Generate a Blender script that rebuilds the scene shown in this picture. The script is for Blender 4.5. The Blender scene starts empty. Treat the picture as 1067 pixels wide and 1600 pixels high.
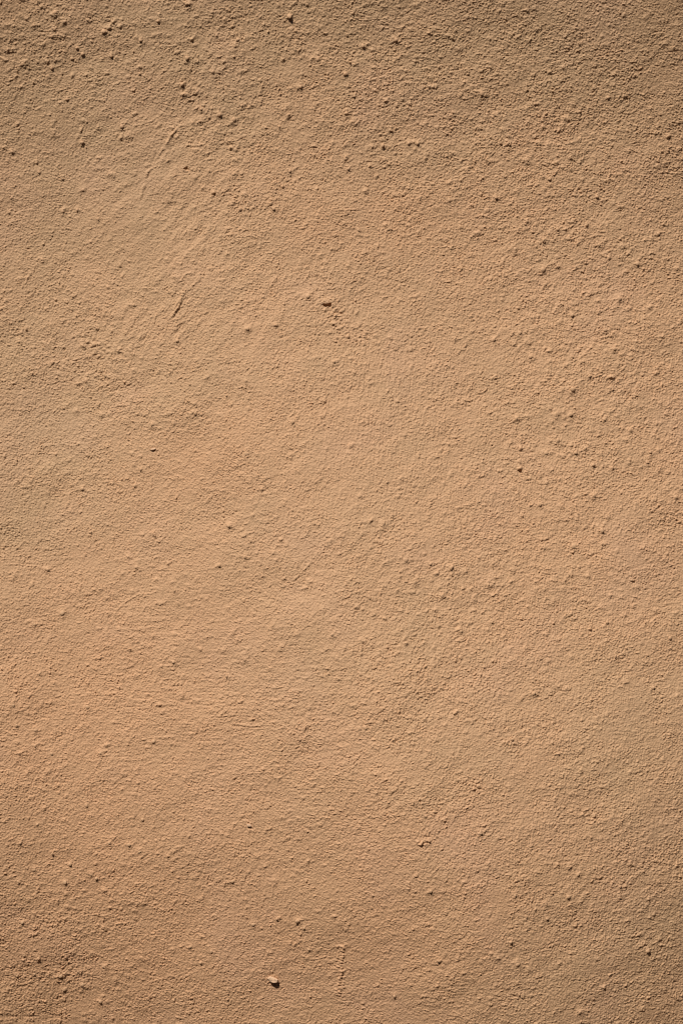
import bpy, bmesh, math
import numpy as np
from mathutils import Vector

scene = bpy.context.scene
COL = scene.collection

# ------------------------------------------------------------------ scale
S = 0.0006                     # metres on the wall for one unit of the layout grid
CX, CY, CZ = 533.5, 800.0, 1.45  # layout centre and its height above the ground
GRAZE = math.radians(36.0)     # angle between the sun's rays and the wall
SWING = math.radians(23.0)     # how far the rays lean to the right on the wall

# ------------------------------------------------------------------ camera
cam_data = bpy.data.cameras.new("camera")
cam = bpy.data.objects.new("camera", cam_data)
COL.objects.link(cam)
cam.location = (0.0, -2.2, CZ)
cam.rotation_euler = (math.radians(90), 0, 0)
cam_data.sensor_fit = 'HORIZONTAL'
cam_data.sensor_width = 24.0
cam_data.lens = 24.0 * 2.2 / (1067 * S)
cam_data.clip_start = 0.05
cam_data.clip_end = 800.0
scene.camera = cam

# ------------------------------------------------------------------ light
ray = Vector((math.cos(GRAZE) * math.sin(SWING), math.sin(GRAZE), -math.cos(GRAZE) * math.cos(SWING)))
sun_elev = math.asin(-ray.z)
sun_az = math.atan2(-ray.x, -ray.y)          # measured from +Y towards +X

world = bpy.data.worlds.new("World")
scene.world = world
world.use_nodes = True
wn = world.node_tree.nodes
bg = wn.get("Background") or wn.new("ShaderNodeBackground")
sky = wn.new("ShaderNodeTexSky")
sky.sky_type = 'NISHITA'
sky.sun_disc = False
sky.sun_elevation = sun_elev
sky.sun_rotation = sun_az
world.node_tree.links.new(sky.outputs[0], bg.inputs[0])
bg.inputs[1].default_value = 0.05

sun_data = bpy.data.lights.new("sun", 'SUN')
sun_data.energy = 5.0
sun_data.angle = math.radians(0.53)
sun_data.color = (1.0, 0.93, 0.82)
sun = bpy.data.objects.new("sun", sun_data)
COL.objects.link(sun)
sun.rotation_euler = ray.to_track_quat('-Z', 'Y').to_euler()
sun.location = (-3, -4, 8)

vs = scene.view_settings
vs.view_transform = 'Standard'
vs.look = 'None'
vs.exposure = 0.02
vs.gamma = 1.0
vs.use_curve_mapping = False
scene.render.engine = 'CYCLES'
scene.cycles.use_denoising = False       # keep the sand crisp
scene.cycles.pixel_filter_type = 'BLACKMAN_HARRIS'
scene.cycles.filter_width = 1.25
scene.cycles.max_bounces = 4

# ------------------------------------------------------------------ materials
def new_mat(name):
    m = bpy.data.materials.new(name)
    m.use_nodes = True
    nt = m.node_tree
    return m, nt, nt.nodes["Principled BSDF"]

def ramp(nt, src, a, b):
    r = nt.nodes.new("ShaderNodeMapRange")
    r.inputs["From Min"].default_value = a
    r.inputs["From Max"].default_value = b
    nt.links.new(src, r.inputs["Value"])
    return r.outputs[0]

def mix(nt, fac, a, b, mode='MIX'):
    n = nt.nodes.new("ShaderNodeMix")
    n.data_type = 'RGBA'
    n.blend_type = mode
    for sock, v in ((n.inputs[0], fac), (n.inputs[6], a), (n.inputs[7], b)):
        if hasattr(v, "is_linked"):
            nt.links.new(v, sock)
        elif isinstance(v, tuple):
            sock.default_value = (*v, 1.0)
        else:
            sock.default_value = v
    return n.outputs[2]

def plaster_material():
    m, nt, p = new_mat("limewashed_plaster")
    geo = nt.nodes.new("ShaderNodeNewGeometry")
    pos = geo.outputs["Position"]
    def noise(scale, detail=4.0, rough=0.55, dist=0.0):
        n = nt.nodes.new("ShaderNodeTexNoise")
        n.inputs["Scale"].default_value = scale
        n.inputs["Detail"].default_value = detail
        n.inputs["Roughness"].default_value = rough
        n.inputs["Distortion"].default_value = dist
        nt.links.new(pos, n.inputs["Vector"])
        return n.outputs[0]
    at = nt.nodes.new("ShaderNodeAttribute"); at.attribute_name = "patina"
    # drifting coats of wash: peach where thick, dusty olive where thin
    n1 = noise(6.5, 5.0, 0.6, 0.6)
    add = nt.nodes.new("ShaderNodeMath"); add.operation = 'MULTIPLY_ADD'
    nt.links.new(n1, add.inputs[0]); add.inputs[1].default_value = 0.9
    nt.links.new(at.outputs["Fac"], add.inputs[2])
    f = ramp(nt, add.outputs[0], 0.25, 1.35)
    c = mix(nt, f, PEACH, OLIVE)
    wa = nt.nodes.new("ShaderNodeAttribute"); wa.attribute_name = "wash"
    wadd = nt.nodes.new("ShaderNodeMath"); wadd.operation = 'MULTIPLY_ADD'
    nt.links.new(noise(9.0, 4.0, 0.6, 0.5), wadd.inputs[0]); wadd.inputs[1].default_value = 0.5
    nt.links.new(wa.outputs["Fac"], wadd.inputs[2])
    c = mix(nt, ramp(nt, wadd.outputs[0], 0.30, 1.2), c, TERRA)
    pinkf = ramp(nt, noise(11.0, 3.0, 0.5, 0.4), 0.5, 0.78)
    c = mix(nt, pinkf, c, mix(nt, 0.28, c, PINK))
    # fine speckle of the sand in the coat
    spf = ramp(nt, noise(900.0, 2.0, 0.6), 0.3, 0.7)
    c = mix(nt, spf, mix(nt, 0.10, c, (0.16, 0.09, 0.045)), mix(nt, 0.05, c, (0.75, 0.56, 0.40)))
    nt.links.new(c, p.inputs["Base Color"])
    p.inputs["Roughness"].default_value = 0.72
    p.inputs["Specular IOR Level"].default_value = 0.32
    # finest sand everywhere; coarser sand where the mesh is too wide-meshed to carry it
    co = nt.nodes.new("ShaderNodeAttribute"); co.attribute_name = "wide_mesh"
    b1 = nt.nodes.new("ShaderNodeBump")
    b1.inputs["Strength"].default_value = 0.8
    b1.inputs["Distance"].default_value = 0.00035
    nt.links.new(noise(900.0, 2.0, 0.6), b1.inputs["Height"])
    b2 = nt.nodes.new("ShaderNodeBump")
    b2.inputs["Distance"].default_value = 0.0026
    nt.links.new(co.outputs["Fac"], b2.inputs["Strength"])
    nt.links.new(noise(360.0, 4.0, 0.62), b2.inputs["Height"])
    nt.links.new(b1.outputs[0], b2.inputs["Normal"])
    nt.links.new(b2.outputs[0], p.inputs["Normal"])
    return m

PEACH = (0.535, 0.325, 0.189)
OLIVE = (0.465, 0.304, 0.177)
TERRA = (0.515, 0.288, 0.158)
PINK = (0.530, 0.320, 0.220)
M_PLASTER = plaster_material()

def ground_material():
    m, nt, p = new_mat("worn_asphalt")
    n = nt.nodes.new("ShaderNodeTexNoise")
    n.inputs["Scale"].default_value = 3.0
    n.inputs["Detail"].default_value = 8.0
    c = mix(nt, n.outputs[0], (0.060, 0.046, 0.034), (0.095, 0.074, 0.055))
    nt.links.new(c, p.inputs["Base Color"])
    p.inputs["Roughness"].default_value = 0.95
    return m

# ------------------------------------------------------------------ ground
def mesh_object(name, verts, faces, mat, parent=None):
    me = bpy.data.meshes.new(name)
    me.from_pydata(verts, [], faces)
    me.materials.append(mat)
    o = bpy.data.objects.new(name, me)
    COL.objects.link(o)
    o.parent = parent
    return o

G = 200.0
ground = mesh_object("ground", [(-G, -G, 0), (G, -G, 0), (G, G, 0), (-G, G, 0)], [(0, 1, 2, 3)], ground_material())
ground["kind"] = "structure"

# added, unseen wall behind the camera: blocks low sky light for darker shadows
def sky_block_wall():
    m, nt, p = new_mat("sky_block_plaster")
    n = nt.nodes.new("ShaderNodeTexNoise"); n.inputs["Scale"].default_value = 2.5; n.inputs["Detail"].default_value = 9.0
    nt.links.new(mix(nt, n.outputs[0], (0.34, 0.20, 0.11), (0.46, 0.29, 0.16)), p.inputs["Base Color"])
    p.inputs["Roughness"].default_value = 0.95
    bm = bmesh.new()
    def box(x0, x1, y0, y1, z0, z1):
        v = [bm.verts.new((x, y, z)) for z in (z0, z1) for x, y in ((x0, y0), (x1, y0), (x1, y1), (x0, y1))]
        for f in ((0, 3, 2, 1), (4, 5, 6, 7), (0, 1, 5, 4), (1, 2, 6, 5), (2, 3, 7, 6), (3, 0, 4, 7)):
            bm.faces.new([v[i] for i in f])
    box(-9, 9, -4.7, -4.2, -0.1, 5.0)
    box(-9.05, 9.05, -4.77, -4.13, 5.0, 5.12)
    for k in range(4):
        x = -7.5 + 5.0 * k
        box(x - 0.3, x + 0.3, -4.198, -4.0, -0.1, 4.0)
    me_ = bpy.data.meshes.new("sky_block_wall"); bm.to_mesh(me_); bm.free(); me_.materials.append(m)
    o = bpy.data.objects.new("sky_block_wall", me_); COL.objects.link(o)
    o["kind"] = "structure"
sky_block_wall()

# ------------------------------------------------------------------ relief of the plaster
rng = np.random.default_rng(41)
P = 1.35                                  # dense mesh pitch, in layout units
X0, X1, Y0, Y1 = -22.0, 1089.0, -22.0, 1622.0
dx = np.arange(X0, X1 + P * 0.5, P)
dy = np.arange(Y0, Y1 + P * 0.5, P)
NX, NY = len(dx), len(dy)
XX, YY = np.meshgrid(dx, dy)
LDX, LDY = math.sin(SWING), math.cos(SWING)   # ray direction on the wall, y downwards

fx = np.fft.fftfreq(NX, P)[None, :]
fy = np.fft.fftfreq(NY, P)[:, None]

def grad_rms(h):
    gy, gx = np.gradient(h, P)
    return float(np.sqrt(np.mean((gx * LDX + gy * LDY) ** 2)))

def band(lo, hi, angle=0.0, stretch=1.0, slope=0.1, soft=0.35):
    """band-limited noise, wavelengths lo..hi, drawn out along `angle` (degrees, anticlockwise)"""
    w = rng.standard_normal((NY, NX))
    a = math.radians(angle)
    u = fx * math.cos(a) - fy * math.sin(a)
    v = fx * math.sin(a) + fy * math.cos(a)
    r = np.sqrt((u * stretch) ** 2 + v ** 2) + 1e-9
    lr = np.log(r)
    f = 1 / (1 + np.exp(-(lr - math.log(1 / hi)) / soft)) / (1 + np.exp((lr - math.log(1 / lo)) / soft))
    f = f / r ** 1.0
    f[0, 0] = 0
    h = np.fft.ifft2(np.fft.fft2(w) * f).real
    return h * (slope / grad_rms(h))

def blur(h, sig):
    f = np.exp(-2 * (math.pi * sig) ** 2 * (fx ** 2 + fy ** 2))
    return np.fft.ifft2(np.fft.fft2(h) * f).real

def blob(x, y, rx, ry=None, ang=0.0):
    ry = ry or rx
    a = math.radians(ang)
    u = (XX - x) * math.cos(a) - (YY - y) * math.sin(a)
    v = (XX - x) * math.sin(a) + (YY - y) * math.cos(a)
    return np.exp(-0.5 * ((u / rx) ** 2 + (v / ry) ** 2))

def sstep(a, b, x):
    t = np.clip((x - a) / (b - a), 0, 1)
    return t * t * (3 - 2 * t)

# --- how rough the coat is from place to place
R = 0.80 + 0.0 * XX
R += 0.20 * sstep(260, 20, YY + 0.05 * XX)
for x, y, rx, ry, a, k in (
        (870, 170, 190, 120, 10, 0.40), (700, 70, 150, 60, 5, 0.25), (150, 60, 160, 60, 0, 0.15),
        (560, 120, 70, 60, 0, 0.20), (95, 270, 110, 130, 0, -0.34), (235, 300, 70, 100, -30, -0.30),
        (290, 470, 70, 60, 40, -0.20), (590, 660, 90, 110, 0, -0.30), (320, 960, 150, 110, 0, -0.30),
        (120, 560, 90, 70, 0, 0.18), (940, 560, 120, 190, 0, 0.06), (610, 1080, 100, 70, 20, 0.22),
        (830, 1040, 140, 120, 20, 0.16), (960, 1350, 120, 100, 0, 0.10), (70, 1540, 90, 80, 0, 0.30),
        (200, 1330, 140, 80, 0, -0.16), (560, 1500, 120, 90, 0, -0.10), (690, 1250, 60, 50, 0, 0.15)):
    R += k * blob(x, y, rx, ry, a)
patch = band(60, 260, slope=1.0); patch /= patch.std()
patch2 = band(22, 60, 30, 1.4, 1.0); patch2 /= patch2.std()
R *= 1 + 0.16 * patch + 0.24 * patch2
R = np.clip(0.95 + (R - 0.85) * 0.65, 0.5, 1.45) * (1 - 0.26 * sstep(300, 0, YY))

# --- sand under the paint: drawn out a little along the strokes of the float
fine = band(2.6, 4.2, 30, 1.2, 0.165) + band(4.0, 9.0, 36, 1.3, 0.085)
def beads(lo, hi, cut, slope):
    n = band(lo, hi, 30, 1.15, 1.0)
    n = np.maximum(n / n.std() - cut, 0) ** 1.15
    return n * (slope / grad_rms(n))
fine += beads(3.0, 6.5, 0.25, 0.13) + beads(5.0, 10.0, 0.8, 0.085)
mid = band(8.0, 18.0, 32, 1.4, 0.065)
lump = band(10.0, 22.0, 20, 1.2, 0.10)
lump = np.maximum(lump / lump.std() - 0.2, 0) ** 1.4
lump *= 0.06 / grad_rms(lump)
H = 0.90 * R * (fine + mid + lump)
big = band(26, 75, 35, 1.6, 0.026)
wave = band(80, 300, 30, 1.3, 0.024)
H += big * np.clip(R, 0.6, 1.4) + wave

smear = band(14, 48, 50, 3.0, 0.06)
H += smear * np.clip(blob(290, 330, 110, 170, 0) + 0.5 * blob(200, 520, 120, 60) + 0.35 * blob(700, 1010, 150, 140), 0, 1)

# --- brushed zones
comb_h = band(5.0, 10.0, 2, 6.0, 0.13)
m = np.clip(blob(300, 1060, 150, 110) + 0.6 * blob(390, 1180, 90, 60) + 0.4 * blob(180, 1130, 80, 60) + 0.35 * blob(1010, 120, 60, 60), 0, 1)
H += comb_h * m * 0.5
comb_v = band(4.0, 8.0, 84, 6.0, 0.10)
m = np.clip(blob(610, 640, 90, 90) + 0.5 * blob(400, 1330, 60, 90) + 0.6 * blob(100, 240, 80, 60) + 0.4 * blob(330, 1400, 120, 90), 0, 1)
H += comb_v * m * 0.55
comb_d = band(4.0, 9.0, 52, 7.0, 0.13)
m = np.clip(blob(280, 480, 55, 70, 0) + 0.6 * blob(300, 240, 60, 80) + 0.5 * blob(700, 1000, 130, 120) + 0.4 * blob(460, 900, 80, 60) + 0.4 * blob(700, 1370, 120, 100), 0, 1)
H += comb_d * m * 0.65

# --- stamps
def window(x, y, r):
    i0 = max(int((x - r - X0) / P), 0); i1 = min(int((x + r - X0) / P) + 2, NX)
    j0 = max(int((y - r - Y0) / P), 0); j1 = min(int((y + r - Y0) / P) + 2, NY)
    return i0, i1, j0, j1

def bump(x, y, r, h, elong=1.0, ang=0.0, power=2.0):
    i0, i1, j0, j1 = window(x, y, r * 2.2 * max(elong, 1))
    if i0 >= i1 or j0 >= j1:
        return
    u0 = XX[j0:j1, i0:i1] - x; v0 = YY[j0:j1, i0:i1] - y
    u = (u0 * math.cos(ang) - v0 * math.sin(ang)) / elong
    v = u0 * math.sin(ang) + v0 * math.cos(ang)
    d = np.sqrt(u * u + v * v) / r
    H[j0:j1, i0:i1] += h * np.exp(-(d ** power) * 1.1)

# countless small grains: thick at the top, on the right and in the lower left corner
dens = 0.22 + 0.0 * XX
for x, y, rx, ry, a, k in (
        (150, 70, 180, 75, 0, 0.85), (320, 160, 60, 70, 30, 0.8), (580, 100, 130, 80, 0, 0.55),
        (850, 90, 220, 110, 0, 0.3), (120, 540, 80, 70, 0, 0.6), (930, 560, 140, 190, 0, 0.75),
        (540, 510, 40, 40, 0, 0.7), (720, 920, 110, 60, 0, 0.6), (60, 1150, 70, 60, 0, 0.4),
        (80, 1540, 110, 90, 0, 0.8), (940, 1370, 110, 70, 0, 0.7), (600, 1090, 90, 60, 0, 0.5),
        (440, 860, 60, 50, 0, 0.5), (850, 200, 120, 60, 0, 0.25), (180, 1390, 130, 50, 0, 0.35)):
    dens += k * blob(x, y, rx, ry, a)
n_try = 26000
tx = rng.uniform(X0, X1, n_try); ty = rng.uniform(Y0, Y1, n_try); tk = rng.random(n_try)
for x, y, k in zip(tx, ty, tk):
    d = dens[int((y - Y0) / P), int((x - X0) / P)]
    if k < d * 0.50:
        r = 1.3 + 1.5 * rng.random() ** 2.2
        bump(x, y, r, r * (0.22 + 0.36 * rng.random()), 1 + 0.5 * rng.random(), rng.random() * 3.14, 2.4)

# broader rounded nubs under the paint
for _ in range(6500):
    x, y = rng.uniform(X0, X1), rng.uniform(Y0, Y1)
    if rng.random() < min(0.25 + dens[int((y - Y0) / P), int((x - X0) / P)], 1.0) * 0.62:
        r = rng.uniform(1.8, 3.6)
        bump(x, y, r, r * rng.uniform(0.16, 0.40), rng.uniform(1, 1.4), rng.normal(0.5, 0.5), 2.2)

for _ in range(2600):
    x, y = rng.uniform(X0, X1), rng.uniform(Y0, Y1)
    d = dens[int((y - Y0) / P), int((x - X0) / P)] + 0.35 * math.exp(-((x - 930) / 260) ** 2 - ((y - 620) / 420) ** 2)
    if rng.random() < min(0.10 + 0.42 * d, 0.6):
        r = rng.uniform(2.4, 3.9)
        bump(x, y, r, r * rng.uniform(0.30, 0.46), rng.uniform(1, 1.25), rng.normal(0.5, 0.5), 2.0)

# tool marks: (points), width, height of the lip, depth of the groove on its lower right
def mark(pts, width, lip, groove, jitter=0.5):
    lip *= 0.9 if width < 3 else 0.75; width *= 1.2; groove *= 0.2
    pts = np.array(pts, float)
    xa, ya = pts.min(0) - width * 5; xb, yb = pts.max(0) + width * 5
    i0 = max(int((xa - X0) / P), 0); i1 = min(int((xb - X0) / P) + 2, NX)
    j0 = max(int((ya - Y0) / P), 0); j1 = min(int((yb - Y0) / P) + 2, NY)
    if i0 >= i1 or j0 >= j1:
        return
    px = XX[j0:j1, i0:i1]; py = YY[j0:j1, i0:i1]
    best = np.full(px.shape, 1e9); side = np.zeros(px.shape); along = np.zeros(px.shape)
    seg = np.hypot(*np.diff(pts, axis=0).T); tot = seg.sum(); acc = 0.0
    for (ax, ay), (bx, by), L in zip(pts[:-1], pts[1:], seg):
        tx_, ty_ = (bx - ax) / L, (by - ay) / L
        t = np.clip((px - ax) * tx_ + (py - ay) * ty_, 0, L)
        qx = px - ax - t * tx_; qy = py - ay - t * ty_
        d = np.hypot(qx, qy)
        s = qx * LDX + qy * LDY
        w = d < best
        best[w] = d[w]; side[w] = s[w]; along[w] = ((acc + t) / tot)[w]
        acc += L
    env = np.sin(math.pi * np.clip(along, 0.0, 1.0)) ** 0.6
    u = side / width
    core = np.exp(-(best / width) ** 2 * 0.5)
    H[j0:j1, i0:i1] += env * core * (1.25 * lip * np.exp(-((u + 0.55) / 0.75) ** 2) - 1.25 * groove * np.exp(-((u - 0.6) / 0.65) ** 2))

MARKS = [
    ([(352, 178), (322, 212), (296, 250), (270, 292), (248, 330)], 7.0, 0.9, 0.6),
    ([(366, 262), (336, 300), (312, 332), (286, 372)], 8.0, 1.0, 0.6),
    ([(250, 268), (226, 306), (214, 340)], 6.0, 0.8, 0.6),
    ([(322, 410), (298, 440), (278, 470), (248, 512)], 6.5, 0.8, 0.5),
    ([(206, 474), (180, 486), (150, 504)], 7.0, 0.8, 0.6),
    ([(236, 452), (206, 470), (176, 480)], 7.0, 0.8, 0.6),
    ([(275, 197), (269, 203), (263, 212), (257, 221)], 2.6, 2.4, 2.6),
    ([(254, 225), (246, 236), (240, 246)], 2.0, 0.9, 0.9),
    ([(235, 256), (228, 264), (225, 272)], 2.4, 1.8, 2.2),
    ([(224, 272), (223, 282), (220, 292), (214, 310)], 1.8, 0.8, 1.0),
    ([(231, 298), (245, 297), (253, 289)], 2.0, 0.7, 1.4),
    ([(286, 452), (282, 464), (276, 478), (265, 493)], 2.4, 2.4, 2.6),
    ([(280, 462), (272, 474), (266, 486)], 1.6, 1.2, 1.2),
    ([(291, 421), (283, 431), (275, 439)], 1.6, 1.0, 1.2),
    ([(270, 447), (262, 456)], 1.5, 0.7, 0.8),
    ([(302, 458), (293, 466), (285, 478)], 1.6, 0.8, 0.9),
    ([(288, 496), (276, 504), (266, 512)], 1.6, 0.8, 0.8),
    ([(169, 978), (171, 968), (177, 957), (187, 947), (199, 939), (212, 932), (228, 931), (242, 927)], 1.7, 1.1, 1.5),
    ([(158, 992), (163, 984), (168, 979)], 1.8, 0.9, 0.6),
    ([(226, 948), (221, 954), (218, 960)], 1.8, 1.2, 1.3),
    ([(213, 1002), (211, 1012)], 1.6, 0.9, 1.2),
    ([(520, 325), (545, 323), (556, 323), (567, 323)], 1.8, 0.9, 1.5),
    ([(489, 876), (482, 884), (475, 893)], 2.0, 1.2, 1.5),
    ([(474, 893), (462, 905), (450, 915)], 1.8, 0.8, 0.8),
    ([(505, 950), (494, 958), (484, 969)], 1.8, 0.8, 1.0),
    ([(358, 1134), (375, 1136), (391, 1138), (405, 1137), (420, 1135)], 2.0, 1.0, 1.3),
    ([(855, 1286), (875, 1287), (900, 1286)], 1.7, 0.9, 1.0),
    ([(880, 1487), (888, 1490), (898, 1490)], 1.6, 1.4, 1.4),
    ([(724, 1400), (721, 1408), (720, 1413)], 1.6, 1.4, 1.4),
    ([(933, 818), (929, 828)], 2.2, 1.5, 1.4),
    ([(988, 934), (998, 935), (1004, 938)], 1.6, 1.2, 1.0),
    ([(636, 190), (643, 199)], 1.4, 0.6, 1.2),
    ([(684, 1278), (692, 1270), (698, 1262)], 1.5, 0.8, 1.6),
    ([(672, 1364), (680, 1357), (688, 1350)], 1.8, 0.6, 1.4),
    ([(40, 415), (33, 428), (27, 440)], 2.0, 1.0, 0.9),
    ([(935, 628), (945, 623), (952, 621)], 2.0, 1.2, 1.2),
    ([(816, 700), (817, 690), (818, 676)], 1.8, 0.9, 1.0),
    ([(292, 600), (292, 612)], 1.6, 0.8, 0.9),
    ([(78, 1023), (95, 1025), (112, 1026)], 1.8, 0.7, 1.0),
    ([(760, 1004), (775, 1000)], 1.8, 0.7, 0.9),
    ([(700, 1270), (695, 1282)], 1.8, 0.8, 1.1),
    ([(-15, 42), (14, 38), (34, 44)], 5.0, 1.2, 0.9),
    ([(-15, 56), (20, 58), (50, 54)], 5.0, 0.8, 0.8),
]
for mk in MARKS:
    mark(*mk)
# stray float strokes, all over, mostly rising to the right
for _ in range(170):
    x, y = rng.uniform(0, 1067), rng.uniform(0, 1600)
    a = math.radians(rng.normal(35, 22)); L = rng.uniform(7, 20)
    bend = rng.normal(0, 2)
    mark([(x, y), (x + L * 0.5 * math.cos(a) + bend, y - L * 0.5 * math.sin(a) + bend), (x + L * math.cos(a), y - L * math.sin(a))],
         rng.uniform(1.3, 1.9), rng.uniform(0.2, 0.6), rng.uniform(0.2, 0.6))

# chipped holes: a polygon pressed in, deepest under its upper left lip
def pit(poly, depth, soft=0.9):
    poly = np.array(poly, float)
    xa, ya = poly.min(0) - 6; xb, yb = poly.max(0) + 6
    i0 = int((xa - X0) / P); i1 = int((xb - X0) / P) + 2
    j0 = int((ya - Y0) / P); j1 = int((yb - Y0) / P) + 2
    px = XX[j0:j1, i0:i1]; py = YY[j0:j1, i0:i1]
    dmin = np.full(px.shape, 1e9); inside = np.zeros(px.shape, bool)
    n = len(poly)
    for k in range(n):
        (ax, ay), (bx, by) = poly[k], poly[(k + 1) % n]
        L2 = (bx - ax) ** 2 + (by - ay) ** 2
        t = np.clip(((px - ax) * (bx - ax) + (py - ay) * (by - ay)) / L2, 0, 1)
        dmin = np.minimum(dmin, np.hypot(px - ax - t * (bx - ax), py - ay - t * (by - ay)))
        c = ((ay > py) != (by > py)) & (px < (bx - ax) * (py - ay) / (by - ay + 1e-12) + ax)
        inside ^= c
    sd = np.where(inside, dmin, -dmin)
    H[j0:j1, i0:i1] -= depth * sstep(-soft, soft, sd)

pit([(504, 472), (508, 471.5), (513, 471.5), (516, 470), (517.5, 471.5), (517.5, 475.5), (515, 476.5), (512, 475), (509, 476.5), (506, 475)], 6.5)
mark([(498, 470), (502, 471), (506, 474)], 1.4, 0.8, 1.6)
bump(511, 467, 7, 1.8, 1.4, 0.0); bump(521, 474, 4.5, 1.6)
pit([(284, 257.5), (290, 254), (293, 261), (287, 259.5)], 2.8, 0.7)
pit([(328.5, 298), (335, 295.5), (335, 301), (331, 299.5)], 2.4, 0.7)
mark([(330, 303), (329, 309), (326, 313)], 1.5, 0.4, 1.2)
for x, y in ((985, 506), (865, 642), (837, 629), (508, 112), (378, 58), (33, 380), (438, 287), (1054, 205)):
    pit([(x - 2, y - 1), (x + 1.6, y - 1.6), (x + 1.8, y + 1.4), (x - 0.6, y + 1.9)], 1.8, 0.7)
# burst bubbles low on the right: small rims round a dimple
for x, y in ((1043, 1500), (967, 1537), (1061, 1567), (946, 1593), (969, 1574), (1008, 1584), (997, 1574), (1060, 1596),
             (1044, 1592), (958, 1575), (1044, 1556), (989, 1585), (910, 1582), (1048, 1527)):
    bump(x, y, 2.9, 1.7, 1, 0, 3.0); bump(x + 0.2, y + 0.2, 1.6, -2.2, 1, 0, 2.5)

# dark wedges: a grain proud of the coat with a torn dimple below it
for x, y, r in ((814, 731, 3.2), (816, 700, 2.8), (441, 286, 2.6), (332, 296, 2.4), (1052, 203, 3.0)):
    bump(x, y, r, r * 1.1, 1.2, 0.9, 2.6)
pit([(810, 734.5), (816, 732), (817.5, 741), (814.5, 738)], 2.6, 0.8)

# crumbly trail and scab where sand broke through the paint
def crumbs(pts, width, n, r0, r1, k=0.42):
    pts = np.array(pts, float)
    for _ in range(n):
        t = rng.random() * (len(pts) - 1); i = int(t)
        q = pts[i] + (pts[min(i + 1, len(pts) - 1)] - pts[i]) * (t - i)
        r = rng.uniform(r0, r1)
        x, y = q[0] + rng.normal(0, width), q[1] + rng.normal(0, width * 0.6)
        bump(x, y, r, r * k, 1.2, rng.random() * 3.1, 2.8)
        bump(x + r * 0.5, y + r * 1.2, r * 0.8, -r * 0.2)
crumbs([(537, 1478), (533, 1500), (531, 1525), (533, 1548), (528, 1565)], 4.2, 150, 1.1, 1.9, 0.62)
crumbs([(653, 1314), (664, 1312), (674, 1308)], 3.6, 44, 1.2, 2.0, 0.52)
mark([(651, 1316), (657, 1320), (666, 1319), (673, 1312), (676, 1307)], 1.4, 0.2, 2.6)
crumbs([(290, 218), (300, 222), (312, 220)], 5.5, 34, 1.2, 2.2)
crumbs([(345, 218), (372, 225)], 7, 30, 1.3, 2.3)
crumbs([(160, 45), (185, 30)], 7, 36, 1.4, 2.6)
crumbs([(283, 130), (300, 140), (312, 165), (326, 172)], 9, 46, 1.4, 2.6)
crumbs([(120, 520), (140, 545), (200, 550)], 12, 60, 1.4, 2.8)
crumbs([(530, 480), (525, 500), (530, 530)], 12, 46, 1.4, 2.8)
crumbs([(580, 205), (605, 218), (650, 216)], 12, 40, 1.2, 2.0, 0.3)
crumbs([(735, 1215), (742, 1235)], 7, 30, 1.4, 2.4)

# --- lumps of grit big enough to stand out: (x, y, size)
GRIT = """85,17 51,36 79,52 161,45 126,79 172,82 219,58 291,86 32,93 77,100 70,112 8,71 118,70 101,147 78,199 123,214
197,204 288,142 283,127 306,137 332,107 371,58 366,68 337,51 311,184 298,186 364,181 377,159 341,173 313,165 167,264
123,287 90,321 114,319 148,334 56,396 9,300 53,259 11,227 187,191 246,30 291,4 452,23 496,87 540,110 469,130 583,84
619,58 567,67 441,165 450,174 436,192 541,171 554,184 629,142 599,221 640,217 653,217 544,257 541,239 364,266 376,266
361,362 422,313 426,321 374,322 452,261 608,352 722,347 640,288 659,302 561,354 755,139 838,155 847,217 863,217
828,242 863,271 811,291 731,259 751,357 876,351 854,369 808,382 778,302 796,217 706,382 704,306 828,339 943,375
980,377 923,344 1038,356 1027,363 1029,386 978,394 954,144 956,234 974,315 939,299 883,99 853,416 856,439 974,461
952,511 943,480 878,500 899,487 1036,571 1055,573 1022,474 966,541 826,529 774,527 899,606 875,644 895,646 809,653
827,649 926,584 991,670 967,701 918,699 896,695 944,707 1023,705 856,706 856,754 961,730 931,726 932,774 883,766
1063,777 845,788 950,653 1027,781 903,706 866,657 875,687 815,516 834,492 1004,404 877,410 899,554 832,554 943,829
899,854 771,881 773,903 762,914 706,886 686,918 691,931 866,939 955,931 768,972 706,965 798,909 950,974 832,1083
801,1031 884,1076 963,1027 1051,999 1023,1076 798,1154 727,893 944,851 851,922 647,834 634,875 649,911 672,881 704,888
580,813 599,818 556,949 520,991 584,959 428,978 692,931 432,875 428,864 383,871 383,1032 662,1121 357,822 719,986
464,991 266,911 270,925 88,961 43,980 268,1037 52,1058 45,1149 15,1142 9,1109 45,1174 71,1186 129,1111 150,1184
236,1164 133,832 208,888 354,1059 281,1089 341,884 392,845 358,821 11,901 64,892 195,871 19,1331 47,1300 99,1365
71,1348 41,1374 90,1395 216,1395 133,1380 142,1387 15,1394 19,1462 21,1517 43,1522 8,1552 79,1552 109,1544 150,1534
114,1566 144,1594 84,1575 101,1511 127,1269 163,1329 195,1331 217,1290 309,1522 326,1502 292,1496 37,1549 212,1341
464,1446 617,1562 685,1500 432,1444 361,1386 475,1457 394,1455 482,1492 672,1389 776,1494 808,1504 886,1399 853,1433
901,1364 888,1352 1014,1490 967,1404 796,1469 851,1409 1031,1381 907,1584 748,1298 969,1386 1006,1363 944,1545
802,1395 30,507 201,549 133,552 126,590 144,507 112,595 274,529 247,632 304,644 234,661 216,732 77,707 150,644
120,763 206,758 270,428 204,471 384,511 384,709 302,629 22,512 71,561 481,459 385,512 522,564 383,594 456,659 479,659
632,541 666,565 443,752 526,529 535,492 691,602"""
GRIT = [tuple(map(float, q.split(","))) for q in GRIT.split()]
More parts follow.
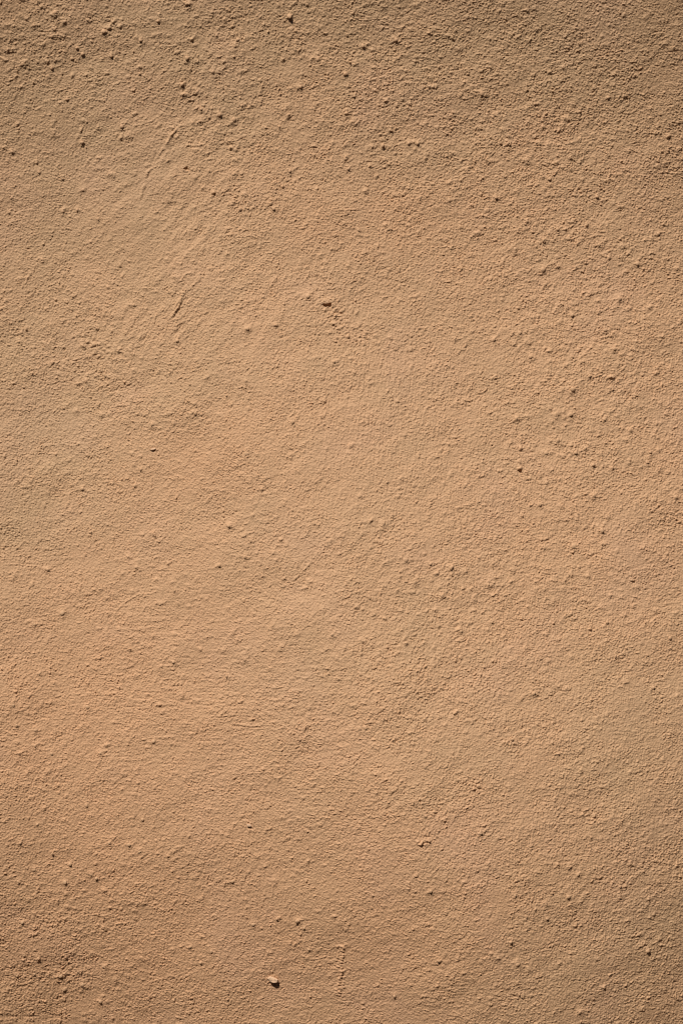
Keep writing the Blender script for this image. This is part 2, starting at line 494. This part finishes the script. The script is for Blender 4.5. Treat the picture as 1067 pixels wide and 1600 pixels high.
BIG = {(85, 17), (79, 52), (161, 45), (219, 58), (291, 86), (51, 36), (751, 357), (876, 351), (1036, 571), (1055, 573), (899, 606),
       (895, 646), (875, 644), (967, 701), (932, 774), (974, 461), (853, 416), (649, 911), (634, 875), (771, 881), (899, 854),
       (899, 854), (943, 829), (45, 1149), (114, 1566), (109, 1544), (79, 1552), (144, 1594), (808, 1504), (886, 1399), (496, 87),
       (540, 110), (469, 130), (619, 58), (481, 459), (966, 541), (808, 382), (1063, 777), (856, 706), (88, 961), (1014, 1490),
       (126, 79), (201, 549), (126, 590), (452, 23), (755, 139), (809, 653), (762, 914), (832, 1083)}
grit = []
for x, y in GRIT[:296]:
    r = (3.6 if (x, y) in BIG else 2.8) * rng.uniform(0.88, 1.15)
    grit.append((x, y, r))
    bump(x, y, r * 1.8, r * 0.48, 1.15, rng.random() * 3.1, 2.0)

# --- invented swell: wanted brightness B becomes slope, shading the top and edges darker
B = 1.0 + 0.0 * XX
B -= 0.36 * sstep(700, -120, YY) + 0.06 * sstep(200, -80, YY)
B -= 0.10 * blob(1067, 40, 260, 200) + 0.06 * blob(0, 250, 120, 300)
B -= 0.30 * sstep(1050, 1640, YY) + 0.07 * sstep(160, -20, XX) + 0.08 * sstep(860, 1090, XX)
B -= 0.12 * blob(0, 1600, 170, 200) + 0.14 * blob(1067, 1600, 230, 300)
B += 0.05 * blob(470, 900, 230, 330, 30) + 0.07 * blob(330, 400, 170, 200, -30)
slope = (B - 0.5 * (0.95 + float(B.mean()))) * math.tan(GRAZE) * 0.9
Hm = np.zeros_like(H)
step = P / LDY
shift = P * LDX / LDY
for j in range(1, NY):
    Hm[j] = np.interp(dx - shift, dx, Hm[j - 1]) + 0.5 * (slope[j] + slope[j - 1]) * step
Hm -= Hm[NY // 2, NX // 2]

# --- dusty, thin-washed areas (a stain of the coat itself, its outline follows the old patches)
patina = 0.12 + 0.0 * XX
for x, y, rx, ry, a, k in (
        (300, 20, 420, 170, 5, 0.55), (90, 330, 150, 230, 0, 0.38), (900, 60, 300, 130, 0, 0.45), (60, 640, 110, 120, 0, 0.45),
        (30, 815, 42, 40, 0, 0.50), (1010, 1180, 90, 120, 30, 0.40), (1000, 1480, 160, 160, 20, 0.50), (720, 1560, 170, 60, 10, 0.30),
        (20, 1400, 60, 120, 0, 0.35), (350, 560, 120, 60, 20, 0.22), (60, 1560, 110, 70, 0, 0.3), (470, 950, 130, 160, 30, 0.12),
        (830, 1330, 70, 50, 30, 0.2)):
    patina += k * blob(x, y, rx, ry, a)
pn = band(40, 240, 20, 1.3, 1.0); patina += 0.09 * pn / pn.std()
patina = np.clip(patina * 0.85, 0, 1)
wash = 0.05 + 0.0 * XX
for x, y, rx, ry, a, k in ((180, 1500, 320, 240, -10, 0.50), (90, 1080, 150, 160, 0, 0.35), (330, 700, 90, 50, 10, 0.3), (590, 330, 110, 60, 0, 0.25),
                           (760, 1450, 200, 120, 10, 0.25)):
    wash += k * blob(x, y, rx, ry, a)
wash = np.clip(wash, 0, 1)

# ------------------------------------------------------------------ the wall as one closed mesh
def outward(start, end, first, grow):
    out, p, s = [], start, first
    sg = 1 if end > start else -1
    while (end - p - sg * s) * sg > 0:
        p += sg * s; out.append(p); s = min(s * grow, 60)
    out.append(end)
    return out
XL, XR, YT, YB = -2150.0, 3250.0, -1250.0, CY + CZ / S + 80
gx = np.array(outward(dx[0], XL, 1.45, 1.045)[::-1] + list(dx) + outward(dx[-1], XR, 1.45, 1.045))
gy = np.array(outward(dy[0], YT, 1.45, 1.045)[::-1] + list(dy) + outward(dy[-1], YB, 1.45, 1.045))
GX, GY = len(gx), len(gy)

def fold(g, a, n):
    t = (g - a) / P
    t = np.mod(t, 2 * (n - 1))
    return np.where(t > n - 1, 2 * (n - 1) - t, t)
def sample(A, iy, ix):
    j = np.clip(iy.astype(int), 0, A.shape[0] - 2); i = np.clip(ix.astype(int), 0, A.shape[1] - 2)
    b = (iy - j)[:, None]; a = (ix - i)[None, :]
    return (A[np.ix_(j, i)] * (1 - a) * (1 - b) + A[np.ix_(j, i + 1)] * a * (1 - b)
            + A[np.ix_(j + 1, i)] * (1 - a) * b + A[np.ix_(j + 1, i + 1)] * a * b)
iy, ix = fold(gy, Y0, NY), fold(gx, X0, NX)
def carry_on(A):
    # beyond the modelled patch the swell runs on with the same lean and then levels out
    def idx(g, a, n):
        t = (g - a) / P
        m_ = np.where(t < 0, np.minimum(-t, n - 1), np.where(t > n - 1, np.maximum(2 * (n - 1) - t, 0), t))
        e_ = np.clip(t, 0, n - 1)
        return m_, e_
    (my, ey), (mx, ex) = idx(gy, Y0, NY), idx(gx, X0, NX)
    def along_x(iy_):
        return 2 * sample(A, iy_, ex) - sample(A, iy_, mx)
    return 2 * along_x(ey) - along_x(my)
PT = sample(patina, iy, ix)
WS = sample(wash, iy, ix)
wx = np.clip((np.gradient(gx) - 1.5) / 7.0, 0, 1)[None, :]
wy = np.clip((np.gradient(gy) - 1.5) / 7.0, 0, 1)[:, None]
WD = np.maximum(wx, wy) * np.ones_like(PT)
# where the mesh widens, the sand is left to the material's relief and only the broad forms stay in the mesh
PITCH = np.maximum(np.gradient(gx)[None, :], np.gradient(gy)[:, None])
HH = sample(H, iy, ix)
for p0, p1, sig in ((1.6, 3.2, 1.8), (3.2, 6.5, 4.0), (6.5, 14.0, 10.0)):
    w_ = np.clip((PITCH - p0) / (p1 - p0), 0, 1)
    HH += (sample(blur(H, sig), iy, ix) - HH) * w_
HH += carry_on(Hm)
H += Hm

nv = GX * GY
co = np.empty((nv + 4, 3), np.float32)
co[:nv, 0] = np.tile((gx - CX) * S, GY)
co[:nv, 1] = -HH.ravel() * S
co[:nv, 2] = np.repeat(CZ - (gy - CY) * S, GX)
BACK = 0.32
for k, (c, r) in enumerate(((0, 0), (GX - 1, 0), (GX - 1, GY - 1), (0, GY - 1))):
    co[nv + k] = ((gx[c] - CX) * S, BACK, CZ - (gy[r] - CY) * S)
idx = np.arange(nv, dtype=np.int32).reshape(GY, GX)
quads = np.stack([idx[:-1, :-1], idx[1:, :-1], idx[1:, 1:], idx[:-1, 1:]], -1).reshape(-1, 4)
tl, tr, br, bl = nv, nv + 1, nv + 2, nv + 3
rims = [list(map(int, idx[0])) + [tr, tl],                      # top
        list(map(int, idx[:, -1])) + [br, tr],                  # right
        list(map(int, idx[-1][::-1])) + [bl, br],               # bottom
        list(map(int, idx[:, 0][::-1])) + [tl, bl],             # left
        [tl, tr, br, bl]]
nq = len(quads)
loops = np.concatenate([quads.ravel()] + [np.array(r, np.int32) for r in rims])
sizes = np.concatenate([np.full(nq, 4, np.int32), np.array([len(r) for r in rims], np.int32)])
starts = np.concatenate([[0], np.cumsum(sizes)[:-1]]).astype(np.int32)
me = bpy.data.meshes.new("plastered_wall")
me.vertices.add(len(co)); me.vertices.foreach_set("co", co.ravel())
me.loops.add(len(loops)); me.loops.foreach_set("vertex_index", loops.astype(np.int32))
me.polygons.add(len(sizes)); me.polygons.foreach_set("loop_start", starts)
smooth = np.ones(len(sizes), bool); smooth[:] = False
me.update(calc_edges=True)
me.polygons.foreach_set("use_smooth", smooth)
for nm, arr in (("patina", PT), ("wash", WS), ("wide_mesh", WD)):
    a = me.attributes.new(nm, 'FLOAT', 'POINT')
    a.data.foreach_set("value", np.concatenate([arr.ravel(), np.zeros(4)]).astype(np.float32))
me.materials.append(M_PLASTER)
wall = bpy.data.objects.new("plastered_wall", me)
COL.objects.link(wall)
wall["label"] = "rough sand-coloured plastered wall with grit and float marks in raking sunlight"
wall["category"] = "wall"
wall["kind"] = "thing"

# ------------------------------------------------------------------ grit and stones bedded in the coat
def height_at(x, y):
    return float(H[int(round((y - Y0) / P)), int(round((x - X0) / P))])

def on_wall(x, y, h):
    return Vector(((x - CX) * S, -h * S, CZ - (y - CY) * S))

def grit_mesh(seed):
    r_ = np.random.default_rng(seed)
    bm = bmesh.new()
    bmesh.ops.create_icosphere(bm, subdivisions=2, radius=1.0)
    for v in bm.verts:
        v.co *= 1 + r_.uniform(-0.16, 0.16)
    low = [v for v in bm.verts if v.co.y > 0.55]
    bmesh.ops.delete(bm, geom=low, context='VERTS')
    for f in bm.faces:
        f.smooth = True
    m_ = bpy.data.meshes.new("grit_grain")
    bm.to_mesh(m_); bm.free()
    a_ = m_.attributes.new("patina", 'FLOAT', 'POINT')
    a_.data.foreach_set("value", np.full(len(m_.vertices), 0.15, np.float32))
    m_.materials.append(M_PLASTER)
    return m_
GM = [grit_mesh(s) for s in range(9)]
for k, (x, y, r) in enumerate(grit):
    o = bpy.data.objects.new("grit_grain", GM[k % 9])
    COL.objects.link(o)
    o.parent = wall
    o.location = on_wall(x, y, height_at(x, y) - 0.29 * r)
    o.rotation_euler = (rng.normal(0, 0.25), rng.uniform(0, 6.28), rng.normal(0, 0.25))
    q = r * S
    o.scale = (q * rng.uniform(0.85, 1.2), q * rng.uniform(0.50, 0.70), q * rng.uniform(0.85, 1.2))

M_STONE, _nt, _p = new_mat("pale_stone")
_n = _nt.nodes.new("ShaderNodeTexNoise"); _n.inputs["Scale"].default_value = 900.0
_nt.links.new(mix(_nt, _n.outputs[0], (0.50, 0.32, 0.20), (0.64, 0.44, 0.30)), _p.inputs["Base Color"])
_p.inputs["Roughness"].default_value = 0.85

def stone(name, label, outline, x, y, h, taper, seed):
    """a chip of stone: an outline on the wall, a smaller tilted top, rough sides"""
    r_ = np.random.default_rng(seed)
    bm = bmesh.new()
    z0 = height_at(x, y)
    rows = []
    for t, lev in ((1.0, -2.0), (1.0, 0.45), (0.86, 0.85), (taper, 1.0)):
        row = []
        for (u, v) in outline:
            hh = lev * h if lev > 0 else lev
            hh *= 1 + 0.12 * r_.normal() if lev > 0 else 1
            tilt = 0.10 * u * (lev > 0.5)
            row.append(bm.verts.new(Vector((u * t * S, -(hh + tilt) * S, -v * t * S))))
        rows.append(row)
    n = len(outline)
    for a_, b_ in zip(rows[:-1], rows[1:]):
        for i in range(n):
            bm.faces.new((a_[i], a_[(i + 1) % n], b_[(i + 1) % n], b_[i]))
    c = bm.verts.new(sum((v.co for v in rows[-1]), Vector()) / n + Vector((0, -0.3 * S, 0)))
    for i in range(n):
        bm.faces.new((rows[-1][i], rows[-1][(i + 1) % n], c))
    bm.faces.new(rows[0][::-1])
    bmesh.ops.recalc_face_normals(bm, faces=bm.faces)
    m_ = bpy.data.meshes.new(name)
    bm.to_mesh(m_); bm.free()
    a_ = m_.attributes.new("patina", 'FLOAT', 'POINT')
    a_.data.foreach_set("value", np.full(len(m_.vertices), 0.1, np.float32))
    m_.materials.append(M_STONE)
    o = bpy.data.objects.new(name, m_)
    COL.objects.link(o); o.parent = wall
    o.location = on_wall(x, y, z0)
    if label:
        o["label"] = label
    return o

stone("embedded_stone", "largest stone chip jutting from the plaster, casting a dark shadow",
      [(-9, -3), (-6, -6.5), (-1, -5.5), (4, -3.5), (8, -1.5), (8, 2.5), (5, 4), (0, 4.5), (-5, 2.5)], 425, 1546, 6.0, 0.70, 5)
stone("embedded_stone", "small pale stone chip with a squared outline",
      [(-4, -2.5), (-1, -3), (3.5, -2), (4, 1), (2, 2), (-3, 1.5)], 388, 1295, 2.4, 0.7, 8)
stone("embedded_stone", "pale flat stone chip bedded slantwise in the plaster",
      [(-5, 1), (-2, -1.5), (4, -2), (5, 0), (1, 2), (-3, 2.2)], 235, 700, 2.0, 0.65, 12)
